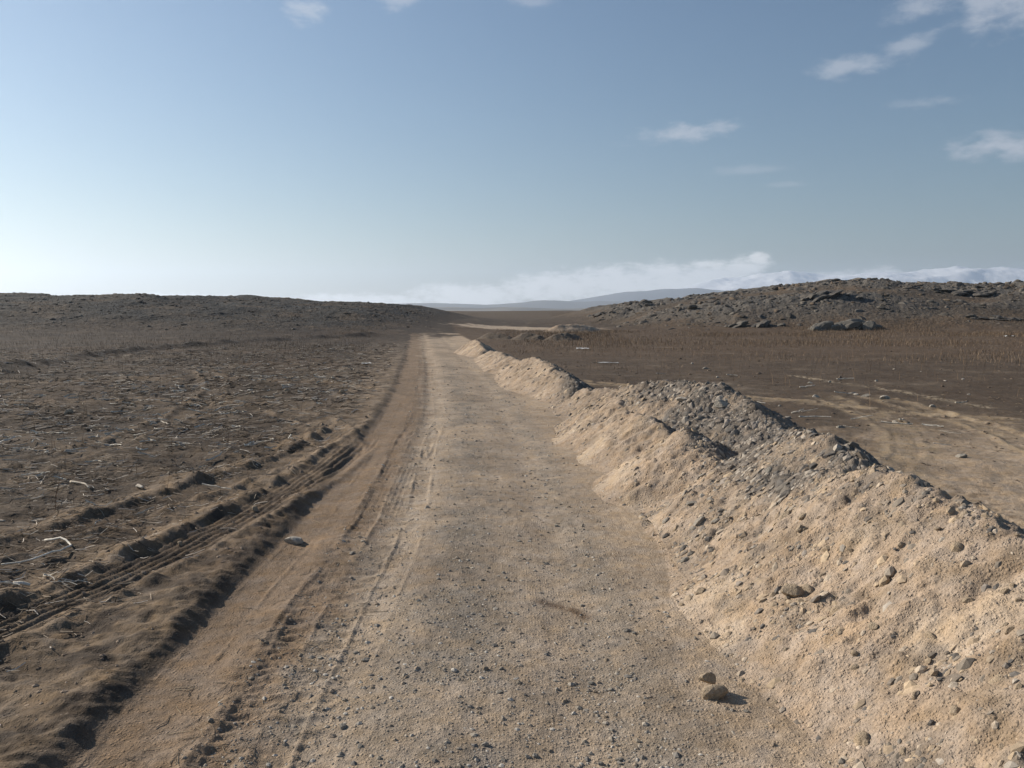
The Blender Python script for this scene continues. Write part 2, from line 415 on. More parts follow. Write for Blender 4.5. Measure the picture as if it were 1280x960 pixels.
def earth_mat(name, bumps, spk=.35, far=False):
    m, q, p = new_mat(name)
    at = q.n('ShaderNodeAttribute', attribute_name='Col')
    t = q.n('ShaderNodeTexCoord').outputs['Object']
    c = at.outputs['Color']
    n1 = q.noise(t, 1.3, 5, .6); n2 = q.noise(t, 14, 6, .65); n3 = q.noise(t, 85, 4, .6)
    f = q.m('MULTIPLY', q.rng(n1, .25, .75, .80, 1.2, False), q.rng(n2, .25, .75, .76, 1.24, False))
    f = q.m('MULTIPLY', f, q.rng(n3, .2, .8, 1 - spk, 1 + spk, False))
    cmb = q.n('ShaderNodeCombineColor'); [q.l(f, cmb.inputs[i]) for i in range(3)]
    c = q.mix(1.0, c, cmb.outputs[0], 'MULTIPLY')
    # slight hue drift between warm and grey
    g = q.n('ShaderNodeHueSaturation'); q.l(c, g.inputs['Color']); q.l(q.rng(q.noise(t, 4.5, 4, .6), .3, .7, .85, 1.25, False), g.inputs['Saturation'])
    q.l(g.outputs[0], p.inputs['Base Color'])
    h = None
    for kind, sc_, amt in bumps:
        if kind == 'v':
            v = q.n('ShaderNodeTexVoronoi'); q.l(t, v.inputs['Vector']); v.inputs['Scale'].default_value = sc_
            v.inputs['Randomness'].default_value = 1
            s = q.m('MULTIPLY', q.rng(v.outputs['Distance'], 0, .6, 1, 0), amt)
            # only some cells stand proud
            w2 = q.n('ShaderNodeSeparateColor'); q.l(v.outputs['Color'], w2.inputs[0])
            s = q.m('MULTIPLY', s, q.rng(w2.outputs[0], .45, .6))
        else:
            s = q.m('MULTIPLY', q.noise(t, sc_, 6, .62), amt)
        h = s if h is None else q.m('ADD', h, s)
    bp = q.n('ShaderNodeBump'); bp.inputs['Distance'].default_value = 1.; bp.inputs['Strength'].default_value = 1.
    q.l(h, bp.inputs['Height']); q.l(bp.outputs[0], p.inputs['Normal'])
    return m


M_GROUND = earth_mat('dry_soil', [('n', 16, .020), ('n', 70, .006), ('v', 55, .006)])
M_ROAD = earth_mat('gravel_and_dust', [('n', 18, .009), ('n', 90, .005), ('v', 42, .007), ('v', 95, .005)], .3)
M_HEAP = earth_mat('loose_spoil', [('n', 12, .018), ('n', 55, .010), ('v', 34, .010), ('v', 75, .007)], .25)
M_HILL = earth_mat('rocky_hillside', [('n', .9, .35), ('n', 4, .12), ('v', 2.2, .10)], .25)


def rock_mat(name, base, var):
    m, q, p = new_mat(name)
    oi = q.n('ShaderNodeObjectInfo')
    t = q.n('ShaderNodeTexCoord').outputs['Object']
    c = q.mix(oi.outputs['Random'], (*base, 1), (*var, 1))
    n = q.rng(q.noise(t, 3.5, 6, .65), .3, .7, .68, 1.25, False)
    cmb = q.n('ShaderNodeCombineColor'); [q.l(n, cmb.inputs[i]) for i in range(3)]
    q.l(q.mix(1.0, c, cmb.outputs[0], 'MULTIPLY'), p.inputs['Base Color'])
    bp = q.n('ShaderNodeBump'); bp.inputs['Distance'].default_value = .05; bp.inputs['Strength'].default_value = .7
    q.l(q.noise(t, 5, 6, .65), bp.inputs['Height']); q.l(bp.outputs[0], p.inputs['Normal'])
    return m


def attr_mat(name, rough=.9):
    m, q, p = new_mat(name)
    at = q.n('ShaderNodeAttribute', attribute_name='Col'); t = q.n('ShaderNodeTexCoord').outputs['Object']
    n = q.rng(q.noise(t, 60, 3, .6), .3, .7, .82, 1.16, False)
    cmb = q.n('ShaderNodeCombineColor'); [q.l(n, cmb.inputs[i]) for i in range(3)]
    q.l(q.mix(1.0, at.outputs['Color'], cmb.outputs[0], 'MULTIPLY'), p.inputs['Base Color'])
    p.inputs['Roughness'].default_value = rough
    return m


M_TAN = rock_mat('tan_stone', (.44, .345, .24), (.36, .295, .22))
M_GREY = rock_mat('grey_stone', (.27, .25, .215), (.38, .34, .285))
M_PALE = rock_mat('pale_stone', (.46, .42, .36), (.38, .34, .28))
M_BASALT = rock_mat('weathered_hill_rock', (.095, .087, .078), (.15, .135, .115))
M_PEB = attr_mat('pebble')
M_STRAW = attr_mat('dry_stalk')
M_STICK = rock_mat('bleached_stalk', (.68, .64, .56), (.46, .40, .32))

# ------------------------------------------------------------------ mesh helpers
def link(name, me, parent=None):
    o = bpy.data.objects.new(name, me); col.objects.link(o)
    if parent: o.parent = parent
    return o


def tag(o, label=None, cat=None, group=None, kind=None):
    if label: o['label'] = label
    if cat: o['category'] = cat
    if group: o['group'] = group
    if kind: o['kind'] = kind
    return o


def mesh_np(name, v, f, mat, colr=None, smooth=True):
    """v (n,3); f (m,k) all faces of k corners"""
    me = bpy.data.meshes.new(name)
    k = f.shape[1]
    me.vertices.add(len(v)); me.vertices.foreach_set('co', np.ascontiguousarray(v, np.float32).ravel())
    me.loops.add(f.size); me.loops.foreach_set('vertex_index', np.ascontiguousarray(f, np.int32).ravel())
    me.polygons.add(len(f)); me.polygons.foreach_set('loop_start', np.arange(0, f.size, k, dtype=np.int32))
    try: me.polygons.foreach_set('loop_total', np.full(len(f), k, np.int32))
    except Exception: pass
    me.update(calc_edges=True)
    if colr is not None:
        a = me.attributes.new('Col', 'FLOAT_COLOR', 'POINT')
        cc = np.ones((len(v), 4), np.float32); cc[:, :3] = colr
        a.data.foreach_set('color', cc.ravel())
    me.polygons.foreach_set('use_smooth', np.full(len(f), smooth, bool))
    me.materials.append(mat)
    return me


def submesh(v, f, c, mask):
    ff = f[mask]; ids, inv = np.unique(ff.ravel(), return_inverse=True)
    return v[ids], inv.reshape(ff.shape), c[ids]


def mixc(a, b_, t):
    return a + (np.asarray(b_, float) - a) * t[..., None]


# ------------------------------------------------------------------ the ground sheet
def ring_radii():
    r = [0.6, 1.2, 1.8, 2.3, 2.7, 3.0]
    while r[-1] < 30000:
        q = r[-1]
        if q < 400: dr = min(q * q / 2100., q * .0065)
        elif q < 900: dr = q * .02
        else: dr = q * .06
        r.append(q + max(dr, .008))
    return np.array(r)


rad = ring_radii()
fine = np.radians(np.arange(-42, 42.001, .082)); coarse = np.radians(np.arange(45, 315.1, 3.))
th = np.concatenate([fine, coarse]); nth = len(th); nr = len(rad)
TH, RA = np.meshgrid(th, rad)
GX = (RA * np.sin(TH)); GY = (RA * np.cos(TH))
GZ, MK = ground(GX.ravel(), GY.ravel())
gx = GX.ravel(); gy = GY.ravel()
rr = MK['rr']; u = MK['u']; ur = MK['ur']
ones = np.ones(gx.shape)
# albedo
SOIL = np.array([.052, .040, .031]); SOILW = np.array([.20, .150, .103]); RUT = np.array([.205, .152, .107])
ROADC = np.array([.325, .262, .198]); ROADG = np.array([.215, .185, .150]); SAND = np.array([.375, .295, .215])
GRASSB = np.array([.082, .058, .040])
C = np.tile(SOIL, (len(gx), 1))
nA = fbm(gx, gy, .35, 4, 300, .55); nB = fbm(gx, gy, 1.4, 4, 310, .6); nC = fbm(gx, gy, 5.5, 3, 320, .6)
nS = fbm(gx * .45 + gy * .4, gy * 1.6 - gx * .5, 1.2, 4, 330, .6)
# left field: dusty close to the road, dark further off
left = ss(2.0, 2.4, -ur)
dust = np.clip(1.15 - ss(2.3, 4.6, -ur - .5 * nB) * 1.0, 0, 1) * (1 - ss(30, 60, gy))
dust = np.clip(dust + .55 * ss(.0, .5, nS) * ss(9.5, 5, gy), 0, 1)
C = mixc(C, SOILW, left * dust * (.75 + .25 * np.clip(nC * 2, -1, 1)))
C = mixc(C, SOILW * .8, left * .30 * ss(.0, .5, nS) * (1 - ss(50, 90, rr)))
C = mixc(C, SOIL * .72, left * .6 * ss(.05, .45, -nS) * (1 - ss(60, 120, rr)))
C = mixc(C, SOILW * .75, left * ss(3.5, 5, -ur) * np.clip(MK['row'], 0, 1) * .35 * (1 - ss(45, 75, rr)))
C = mixc(C, np.array([.085, .060, .042]), left * ss(.0, .35, fbm(gx, gy, .09, 3, 337)) * .55)
C = mixc(C, np.array([.040, .032, .027]), left * ss(.02, .35, -fbm(gx, gy, .13, 4, 338)) * .55 * ss(3, 6, -ur))
for k in (0, 1): C = mixc(C, SOILW * 1.12, np.clip(bump(MK['d%d' % k], -.55, .28) * .8 + bump(MK['d%d' % k], .4, .2) * .4, 0, 1))
C = mixc(C, np.array([.034, .028, .024]), MK['bank'] * .8)
# right field: sandy near the heaps, brown grassland beyond
right = ss(2.4, 3.2, u)
rs = np.clip(1.05 - ss(11, 21, gy + .6 * np.maximum(0, 8 - gx) + 4 * nA + 3 * nB), 0, 1)
C = mixc(C, np.array([.070, .052, .038]), right * (1 - ss(70, 110, gy)))
C = mixc(C, np.array([.27, .210, .15]), right * rs * (.75 + .7 * np.clip(nB, -.5, .35)))
C = mixc(C, SAND * .98, right * rs * .9 * ss(-.1, .2, nA + .5 * nC + .25 * bump(gx, 9, 2.5)))
for k in (5, 6, 7): C = mixc(C, SOILW * 1.0, np.clip(bump(np.abs(MK['d%d' % k]), .45, .16) * .8 + .35 * MK['t%d' % k], 0, 1) * ss(-.35, .2, nB + .5 * nC))
for k in (2, 3, 4): C = mixc(C, np.array([.30, .235, .16]), np.clip(bump(np.abs(MK['d%d' % k]), .36, .14) * .8 + .45 * MK['t%d' % k], 0, 1) * ss(.0, .3, nB + .3))
dl, al, LL = polyd(gx, gy, [(10.8, 31), (12.2, 24.5), (12.3, 20.5)])
C = mixc(C, np.array([.34, .28, .2]), bump(dl, 0, .22) * .8 * (al > 0.01) * (al < LL - .01) * ss(-.15, .15, nC))
gb = right * ss(36, 52, gy + 8 * nA) * (1 - ss(100, 125, gy))
C = mixc(C, GRASSB * 1.2, gb * .8)
# road
rd = MK['road'] * (1 - ss(-1.35, -1.9, -1 * ur) * 0)
wq = .4 + .9 * ss(10, 45, gy)
rd = ss(-1.35, -.75, ur + .6 * wq * nB + .12 * nC + .8 * ss(12, 50, gy) * nA) * (1 - ss(2.7, 3.3, u)) * (1 - ss(66, 84, gy + .4 * gx + 16 * nA))
C = mixc(C, np.array([.045, .035, .028]), left * ss(4.4, 3.4, -ur) * ss(.02, .4, fbm(gx, gy * 1.2, 1.7, 4, 335, .6)) * .75)
C = mixc(C, RUT, ss(-2.2, -2.05, ur + .5 * ss(12, 40, gy) * nB) * (1 - ss(2.4, 3, u)) * (1 - ss(66, 84, gy + 16 * nA)))
C = mixc(C, ROADC * .8, left * ss(6.5, 2.5, -ur) * ss(14, 24, gy) * (1 - ss(50, 75, gy)) * ss(-.15, .4, nB + .5 * nC) * .7)
C = mixc(C, ROADC, rd)
C = mixc(C, ROADC * 1.22, rd * np.clip(bump(u, .95, .22) + bump(u, -.72, .2), 0, 1) * ss(-.4, .2, nA + .4 * nC) * .9)
C = mixc(C, ROADC * .72, rd * ss(.1, .5, fbm(gx, gy * .6, 2.4, 4, 345, .62)) * .55)
gr = np.clip(bump(u, -.05, .42) + .8 * bump(u, 1.2, .3) + .5 * bump(u, -1.05, .2), 0, 1) * ss(-.35, .35, nB + .6 * nC + .15)
C = mixc(C, ROADG, rd * gr * .85)
yel = ss(.12, .5, fbm(gx, gy * .35, .8, 3, 340)) * ss(8, 14, gy) + .0
C = mixc(C, SAND * .95, rd * np.clip(yel, 0, 1) * .7)
C = mixc(C, SAND * 1.0, rd * .45 * ss(20, 45, gy))
C = mixc(C, SAND * 1.02, rd * ss(1.4, 1.8, u + .25 * nB) * .95)
# damp brown scrape on the road
dsp, a_, l_ = polyd(gx, gy, [(.27, 6.85), (.50, 6.72), (.62, 6.55)])
C = mixc(C, np.array([.12, .078, .048]), np.clip(bump(dsp, 0, .07), 0, 1) * ss(-.35, .2, nC + .25) * .85)
# hillsides
hn = fbm(gx, gy, .16, 4, 350, .6)
hill = np.clip(MK['rock'] * 2 + .6 * nA, 0, 1)
C = mixc(C, np.array([.095, .075, .056]), hill)
C = mixc(C, np.array([.115, .106, .094]), hill * MK['patch'] * ss(.0, .7, MK['q'] - .2 + .6 * hn))
C = mixc(C, np.array([.14, .092, .056]), hill * .5 * ss(.1, .5, hn) * (1 - MK['patch']))
hl_ = MK['rockl']
C = mixc(C, np.array([.048, .045, .041]), hl_ * .9)
C = mixc(C, np.array([.090, .068, .048]), hl_ * .65 * ss(.05, .4, hn))
C = mixc(C, np.array([.030, .034, .036]), hl_ * .6 * ss(.05, .35, -hn))
# pale diggings and the bend of the road far ahead
pd = np.clip(1.25 - np.hypot((gx - 2.5 + 2 * nA) / 10.5, (gy - 112) / 9.5), 0, 1)
C = mixc(C, np.array([.36, .29, .22]), ss(.1, .5, pd + .3 * nA))
C = mixc(C, np.array([.10, .077, .056]), ss(180, 260, gy) * (np.abs(gx) < 300))
P3 = np.stack([gx, gy, GZ], 1)
i = np.arange(nr - 1)[:, None] * nth; j = np.arange(nth)[None, :]; jn = (j + 1) % nth
F = np.stack([i + j, i + nth + j, i + nth + jn, i + jn], 2).reshape(-1, 4)[:, ::-1].copy()
# orientation: make normals point up
fc = P3[F].mean(1)
fu = fc[:, 0] - cxr(fc[:, 1])
wob = .10 * gn(fc[:, 0] * 1.3, fc[:, 1] * 1.3, 360) + (.1 + .5 * ss(12, 50, fc[:, 1])) * gn(fc[:, 0] * .5, fc[:, 1] * .25, 361)
frd = (fu > -2.24 + wob) & (fu < 2.75 + wob) & (fc[:, 1] > -40) & (fc[:, 1] < 78 + wob * 20)
hz_, rk_, rl_ = hills(fc[:, 0], fc[:, 1])
far_ = (np.hypot(fc[:, 0], fc[:, 1]) < 420)
fhr = (rk_ > .12) & far_ & ~frd
fhl = (rl_ > .12) & far_ & ~frd & ~fhr
fgr = ~(frd | fhr | fhl)


def up(f, v):
    a = v[f[:, 0]]; n = np.cross(v[f[:, 1]] - a, v[f[:, 2]] - a)[:, 2].sum()
    return f if n > 0 else f[:, ::-1]


for nm, mask, mt in (('ground', fgr, M_GROUND), ('dirt_road', frd, M_ROAD), ('rocky_hill', fhr, M_HILL), ('hill', fhl, M_HILL)):
    v_, f_, c_ = submesh(P3, F, C, mask)
    f_ = up(f_, v_)
    o = link(nm, mesh_np(nm, v_, f_, mt, c_)); tag(o, kind='structure')
# small disc under the camera closing the sheet
cz = GZ[:nth]
v_ = np.concatenate([P3[:nth], [[0, 0, float(cz.mean())]]]); f_ = np.stack([np.arange(nth), (np.arange(nth) + 1) % nth, np.full(nth, nth)], 1)
o = link('dirt_road', mesh_np('dirt_road', v_, up(f_, v_), M_ROAD, np.tile(ROADC, (nth + 1, 1)))); tag(o, kind='structure')
del GX, GY, TH, RA


# ------------------------------------------------------------------ far hills and mountains
def range_mesh(name, x0, x1, y0, y1, zf, colf, nx=260, ny=40, mat=None):
    xs = np.linspace(x0, x1, nx); ys = np.linspace(y0, y1, ny)
    XX, YY = np.meshgrid(xs, ys); x = XX.ravel(); y = YY.ravel()
    t = (y - y0) / (y1 - y0)
    z = zf(x, y, t)
    v = np.stack([x, y, z], 1)
    ii = np.arange(ny - 1)[:, None] * nx; jj = np.arange(nx - 1)[None, :]
    f = np.stack([ii + jj, ii + jj + 1, ii + nx + jj + 1, ii + nx + jj], 2).reshape(-1, 4)
    o = link(name, mesh_np(name, v, up(f, v), mat, colf(x, y, z))); return tag(o, kind='structure')


M_FAR = earth_mat('distant_slope', [('n', .01, 14)], .2)


def prof(pts, D):
    xs = np.array([(px - 640) / 1005 * D for px, py in pts]); zs = np.array([CAM_H + (388.5 - py) / 1005 * D for px, py in pts])
    return lambda x: np.interp(x, xs, zs)


hA = prof([(-400, 384), (300, 383), (420, 384), (520, 383.5), (560, 383), (600, 385), (640, 384), (700, 386), (760, 384), (900, 384), (1700, 380)], 4500)
range_mesh('distant_hills', -7500, 7500, 3900, 5600, lambda x, y, t: -25 + (hA(x * 4500 / y) + 25) * np.sin(np.pi * np.clip(t * 1.1, 0, 1)) ** .7 * (1 + .22 * fbm(x, y, .0016, 4, 400)),
           lambda x, y, z: mixc(np.tile(np.array([.10, .085, .065]), (len(x), 1)), [.17, .14, .10], ss(-.3, .3, fbm(x, y, .004, 4, 401))), 400, 40, M_FAR)
hB = prof([(-400, 382), (400, 382), (470, 380), (500, 379), (560, 379), (610, 381), (640, 379), (670, 376), (690, 375), (720, 377), (745, 377), (800, 379), (1700, 378)], 7600)
range_mesh('distant_hills', -11000, 11000, 6800, 9000, lambda x, y, t: -40 + (hB(x * 7600 / y) + 40) * np.sin(np.pi * np.clip(t * 1.1, 0, 1)) ** .7 * (1 + .16 * fbm(x, y, .0016, 4, 410)),
           lambda x, y, z: np.tile(np.array([.11, .095, .08]), (len(x), 1)), 500, 40, M_FAR)
hC = prof([(-400, 384), (640, 384), (700, 379), (735, 374), (770, 368), (800, 366), (835, 364), (870, 362), (950, 364), (1100, 362), (1700, 362)], 10400)
range_mesh('distant_hills', -7000, 14000, 9300, 12300, lambda x, y, t: -40 + (hC(x * 10400 / y) + 40) * np.sin(np.pi * np.clip(t * 1.1, 0, 1)) ** .7 * (1 + .13 * ridged(x, y, .0006, 4, 420) - .1),
           lambda x, y, z: np.tile(np.array([.10, .09, .085]), (len(x), 1)), 500, 50, M_FAR)
hD = prof([(-400, 390), (700, 390), (800, 372), (850, 364), (890, 354), (930, 351), (985, 344), (1020, 349), (1090, 347), (1120, 343), (1200, 341), (1280, 342), (1500, 350), (1700, 362)], 13000)
range_mesh('snow_mountains', 0, 17000, 11200, 15500, lambda x, y, t: -40 + (hD(x * 13000 / y) + 40) * np.sin(np.pi * np.clip(t * 1.1, 0, 1)) ** .8 * (1 + .17 * ridged(x, y, .0007, 5, 430) - .14),
           lambda x, y, z: mixc(np.tile(np.array([.10, .10, .11]), (len(x), 1)), [.80, .82, .86], ss(60, 260, z + 160 * fbm(x, y, .0025, 4, 431))), 600, 90, M_FAR)

# ------------------------------------------------------------------ spoil heaps
LAB = {
    'near': ('sand_heap', 'largest and nearest tan sandy spoil heap, full of embedded stones, filling the lower right'),
    'sandridge': ('sand_heap', 'smooth yellowish sand ridge with two small peaks, in front of the tall grey rubble heap'),
    'rubble': ('rubble_heap', 'tall rounded grey rubble heap standing behind the smooth yellow sand ridge'),
    'rubbleridge': ('rubble_heap', 'long dark grey rubble ridge showing just behind the crest of the nearest sand heap'),
    'lowrubble': ('rubble_heap', 'low flattened grey rubble heap linking the pointed middle heap to the tall rubble heap'),
    'middle': ('sand_heap', 'pointed stony tan heap with a grey right flank, halfway along the road'),
    'crumbled': ('sand_heap', 'low crumbled tan heap just beyond the pointed stony heap'),
    'farpile': ('sand_heap', 'small pale heap with a dark shaded side at the far end of the roadside berm'),
    'm1': ('earth_mound', 'leftmost of the three dark earth mounds where the road vanishes'),
    'm2': ('earth_mound', 'middle one of the three dark earth mounds where the road vanishes'),
    'm3': ('earth_mound', 'rightmost of the three dark earth mounds where the road vanishes'),
    'm4': ('sand_heap', 'pale heap beside the far pale diggings at the foot of the rocky hill'),
}


def greyness(n, x, y, h):
    s = SEED[n]
    g = fbm(x, y, 1.1, 4, s + 9, .6)
    if n == 'near': return np.clip(ss(.1, .45, g) * .65 + ss(3.35, 3.8, x + .2 * g) * .8 + ss(7.0, 8.0, y) * ss(2.35, 2.75, x + .3 * g) * .9, 0, 1)
    if n == 'sandridge': return ss(2.35, 2.8, x + .25 * g) * .9
    if n in ('rubble', 'rubbleridge', 'lowrubble'): return np.clip(.95 - .5 * ss(.1, .4, g) - .7 * ss(2.75, 2.2, x), 0, 1)
    if n == 'middle': return np.clip(ss(1.0, 1.7, x + .25 * g) + .3 * ss(.1, .4, g), 0, 1)
    if n in ('crumbled', 'farpile'): return ss(.15, .4, g) * .6
    if n == 'm4': return .1 + 0 * g
    return .8 + 0 * g


for n, H in HEAPS.items():
    x0, x1, y0, y1 = H['box']; res = H['res']
    if n == 'near':
        ys = np.concatenate([np.arange(y0, 2.5, .08), np.arange(2.5, y1, res)])
    else: ys = np.arange(y0, y1, res)
    xs = np.arange(x0, x1, res)
    XX, YY = np.meshgrid(xs, ys); x = XX.ravel(); y = YY.ravel()
    z, h = heap(n, x, y)
    # rubble: coarse blocks pressed into the surface
    gr = greyness(n, x, y, h)
    f1, rv = cell(x, y, 11 if H['box'][2] < 30 else 5, SEED[n])
    z = z + (h > .03) * ((.35 if n != 'sandridge' else .1) + .9 * gr) * .034 * (rv > .45) * rv * np.clip(1 - f1 * 1.7, 0, 1) * (1 if H['box'][2] < 30 else 2.)
    if H['box'][2] < 30:
        f2, rv2 = cell(x + .03 * gn(x * 20, y * 20, 1), y + .03 * gn(x * 20, y * 20, 2), 4.6, SEED[n] + 3)
        cm = ss(-.15, .25, fbm(x, y, 1.4, 2, SEED[n] + 21))
        z = z + (h > .05) * cm * .035 * ss(.62, .8, rv2) * ss(.55, .15, f2)
        z = z - (h > .05) * .022 * ss(.3, .12, rv2) * ss(.5, .1, f2) * cm
    if n in ('m1', 'm2', 'm3'): base = np.array([.20, .155, .115])
    else: base = np.array([.350, .274, .205])
    c = np.tile(base, (len(x), 1))
    c = mixc(c, np.array([.43, .345, .258]), ss(.05, .4, fbm(x, y, 1.0, 3, SEED[n] + 12)) * .8)
    c = mixc(c, np.array([.255, .20, .145]), ss(.05, .4, fbm(x, y, 2.3, 4, SEED[n] + 14)) * .55)
    c = mixc(c, np.array([.125, .112, .098]) if n not in ('m1', 'm2', 'm3') else np.array([.1, .085, .07]), gr * .9)
    nx, ny = len(xs), len(ys)
    ii = np.arange(ny - 1)[:, None] * nx; jj = np.arange(nx - 1)[None, :]
    f = np.stack([ii + jj, ii + jj + 1, ii + nx + jj + 1, ii + nx + jj], 2).reshape(-1, 4)
    keep = (h[f] > -.03).any(1)
    v_, f_, c_ = submesh(np.stack([x, y, z], 1), f, c, keep)
    o = link(LAB[n][0], mesh_np(n, v_, f_, M_HEAP, c_))
    tag(o, LAB[n][1], 'earth mound' if n in ('m1', 'm2', 'm3') else ('rubble heap' if 'rubble' in LAB[n][0] else 'sand heap'), 'spoil heaps along the right side of the road')

# ------------------------------------------------------------------ stones
import bmesh


def rock_proto(seed, sub, flat=.7, planes=9):
    r = np.random.default_rng(seed)
    bm = bmesh.new(); bmesh.ops.create_icosphere(bm, subdivisions=sub, radius=1)
    v = np.array([q.co[:] for q in bm.verts]); f = np.array([[q.index for q in p.verts] for p in bm.faces]); bm.free()
    for _ in range(planes):
        n = r.normal(size=3); n /= np.linalg.norm(n); d = r.uniform(.5, .88)
        s = v @ n; k = s > d
        v[k] -= np.outer(s[k] - d, n)
    v *= np.array([r.uniform(.85, 1.25), r.uniform(.75, 1.05), r.uniform(flat * .75, flat * 1.15)])
    v += .03 * r.normal(size=v.shape) * (1 if sub < 3 else .35)
    return v, f


def rock_meshes(tagname, mat, n, sub, flat=.7, seed=0):
    out = []
    for k in range(n):
        v, f = rock_proto(seed + k, sub, flat)
        out.append(mesh_np(tagname, v, f, mat, None, smooth=False))
    return out


PEBV = [rock_proto(900 + k, 1, .8, 5) for k in range(10)]


def rotm(a, tilt, n):
    return None


def scatter_mesh(name, protos, pos, size, nrm, colr, mat, smooth=False, flat=None):
    """merge many small stones into one mesh"""
    V = []; Fq = []; Cc = []; off = 0
    N = len(pos); pick = rng.integers(0, len(protos), N)
    for k, (pv, pf) in enumerate(protos):
        idx = np.nonzero(pick == k)[0]
        if not len(idx): continue
        m = len(idx)
        a = rng.random(m) * 2 * np.pi; ca, sa = np.cos(a), np.sin(a)
        s = size[idx][:, None] * rng.uniform(.75, 1.3, (m, 3))
        q = pv[None] * s[:, None, :]
        x = q[:, :, 0] * ca[:, None] - q[:, :, 1] * sa[:, None]; y = q[:, :, 0] * sa[:, None] + q[:, :, 1] * ca[:, None]
        nn = nrm[idx]
        z = q[:, :, 2] - (x * nn[:, None, 0] + y * nn[:, None, 1]) / nn[:, None, 2]
        P = np.stack([x, y, z], 2) + pos[idx][:, None, :]
        V.append(P.reshape(-1, 3))
        Fq.append((pf[None] + (np.arange(m) * len(pv))[:, None, None] + off).reshape(-1, 3)); off += m * len(pv)
        Cc.append(np.repeat(colr[idx], len(pv), 0))
    return link(name, mesh_np(name, np.concatenate(V), np.concatenate(Fq), mat, np.concatenate(Cc), smooth))


def powsize(n, a, b_, p=2.6):
    q = rng.random(n)
    return (a ** (1 - p) + q * (b_ ** (1 - p) - a ** (1 - p))) ** (1 / (1 - p))


PALS = {'road': [(.25, .215, .17), (.33, .29, .235), (.19, .175, .155), (.44, .405, .35), (.30, .24, .18)],
        'heap': [(.36, .28, .195), (.39, .305, .21), (.31, .245, .175), (.24, .205, .165), (.41, .34, .26)],
        'grey': [(.17, .152, .13), (.23, .20, .17), (.12, .11, .10), (.34, .30, .25), (.19, .16, .13)],
        'clod': [(.13, .10, .075), (.10, .075, .056), (.17, .13, .095)],
        'hill': [(.115, .100, .085), (.085, .076, .064), (.145, .128, .106), (.12, .092, .066)]}


def pal(name, n):
    p = np.array(PALS[name]); c = p[rng.integers(0, len(p), n)]
    return c * rng.uniform(.8, 1.2, (n, 1))


def polar(n, r0, r1, a0, a1, p=1.0):
    """points with more of them close by"""
    q = rng.random(n); r = r0 * (r1 / r0) ** (q ** p)
    a = np.radians(rng.uniform(a0, a1, n))
    return r * np.sin(a), r * np.cos(a)


# --- gravel on the road
x, y = polar(90000, 3.4, 42, -33, 30, .8)
uu = x - cxr(y)
dens = .16 * ss(2.0, 1.5, uu) + .03 + .75 * np.clip(bump(uu, -.05, .5) + bump(uu, 1.15, .35) + .6 * bump(uu, -1.0, .3), 0, 1) * ss(-.3, .4, fbm(x, y, 1.4, 3, 310, .6) + .6 * fbm(x, y, 5.5, 2, 320) + .1)
k = (uu > -1.5) & (uu < 2.6) & (rng.random(len(x)) < dens)
x, y = x[k], y[k]
z, nn, wh = normals(x, y)
size = powsize(len(x), .0055, .026, 3.0) * np.clip(np.hypot(x, y) / 9, 1, 3) ** .6
o = scatter_mesh('gravel', PEBV, np.stack([x, y, z - size * .12], 1), size, nn, pal('road', len(x)), M_PEB)
tag(o, 'loose small gravel strewn over the dirt road', 'gravel', kind='stuff')

# --- stones in the heaps
HN = list(HEAPS)
xs = []; ys = []
for n, cnt in (('near', 42000), ('sandridge', 7000), ('rubble', 26000), ('rubbleridge', 17000), ('lowrubble', 7000), ('middle', 9000), ('crumbled', 2500), ('farpile', 1200)):
    x0, x1, y0, y1 = HEAPS[n]['box']; y0 = max(y0, 2.6)
    if n == 'near': ry = 2.6 + (y1 - 2.6) * rng.random(cnt) ** 1.15
    else: ry = rng.uniform(y0, y1, cnt)
    xs.append(rng.uniform(x0, x1, cnt)); ys.append(ry)
x = np.concatenate(xs); y = np.concatenate(ys)
z, nn, wh = normals(x, y)
prob = np.zeros(len(x)); gy_ = np.zeros(len(x))
for i_, n in enumerate(HN):
    k = wh == i_ + 1
    if k.any():
        g = greyness(n, x[k], y[k], 0); gy_[k] = g
        cl = fbm(x[k], y[k], 1.7, 3, 500)
        prob[k] = np.clip((.12 + .6 * ss(.05, .4, cl)) * (.25 if n == 'sandridge' else 1) + .85 * g, 0, 1)
k = (wh > 0) & (rng.random(len(x)) < prob)
x, y, z, nn, gy_ = x[k], y[k], z[k], nn[k], gy_[k]
size = powsize(len(x), .007, .050, 2.7) * (1 + .4 * gy_) * np.clip(y / 10, 1, 2.5) ** .5
cc = np.where((rng.random(len(x)) < .25 + .75 * gy_)[:, None], pal('grey', len(x)), pal('heap', len(x)))
o = scatter_mesh('rubble_stones', PEBV, np.stack([x, y, z - size * .15], 1), size, nn, cc, M_PEB)
tag(o, 'countless small stones and grit covering the spoil heaps', 'rubble', kind='stuff')

# --- clods of soil on the fields
x, y = polar(30000, 3.6, 60, -44, 40, .8)
uu = x - cxr(y)
k = ((uu < -2.3) | ((uu > 3.2))) & (rng.random(len(x)) < np.where(uu < 0, .75, .35) * ss(-.3, .3, fbm(x, y, 1.1, 3, 510)))
x, y = x[k], y[k]
z, nn, wh = normals(x, y)
k = wh == 0; x, y, z, nn = x[k], y[k], z[k], nn[k]
size = powsize(len(x), .010, .05, 2.4) * np.clip(np.hypot(x, y) / 14, .8, 2.2)
cc = pal('clod', len(x)) * (1 + .8 * ss(4.5, 2.5, np.abs(x - cxr(y)))[:, None])
o = scatter_mesh('soil_clods', PEBV, np.stack([x, y, z - size * .2], 1), size, nn, cc, M_PEB)
tag(o, 'crumbled clods of dry soil over both fields', 'soil clods', kind='stuff')

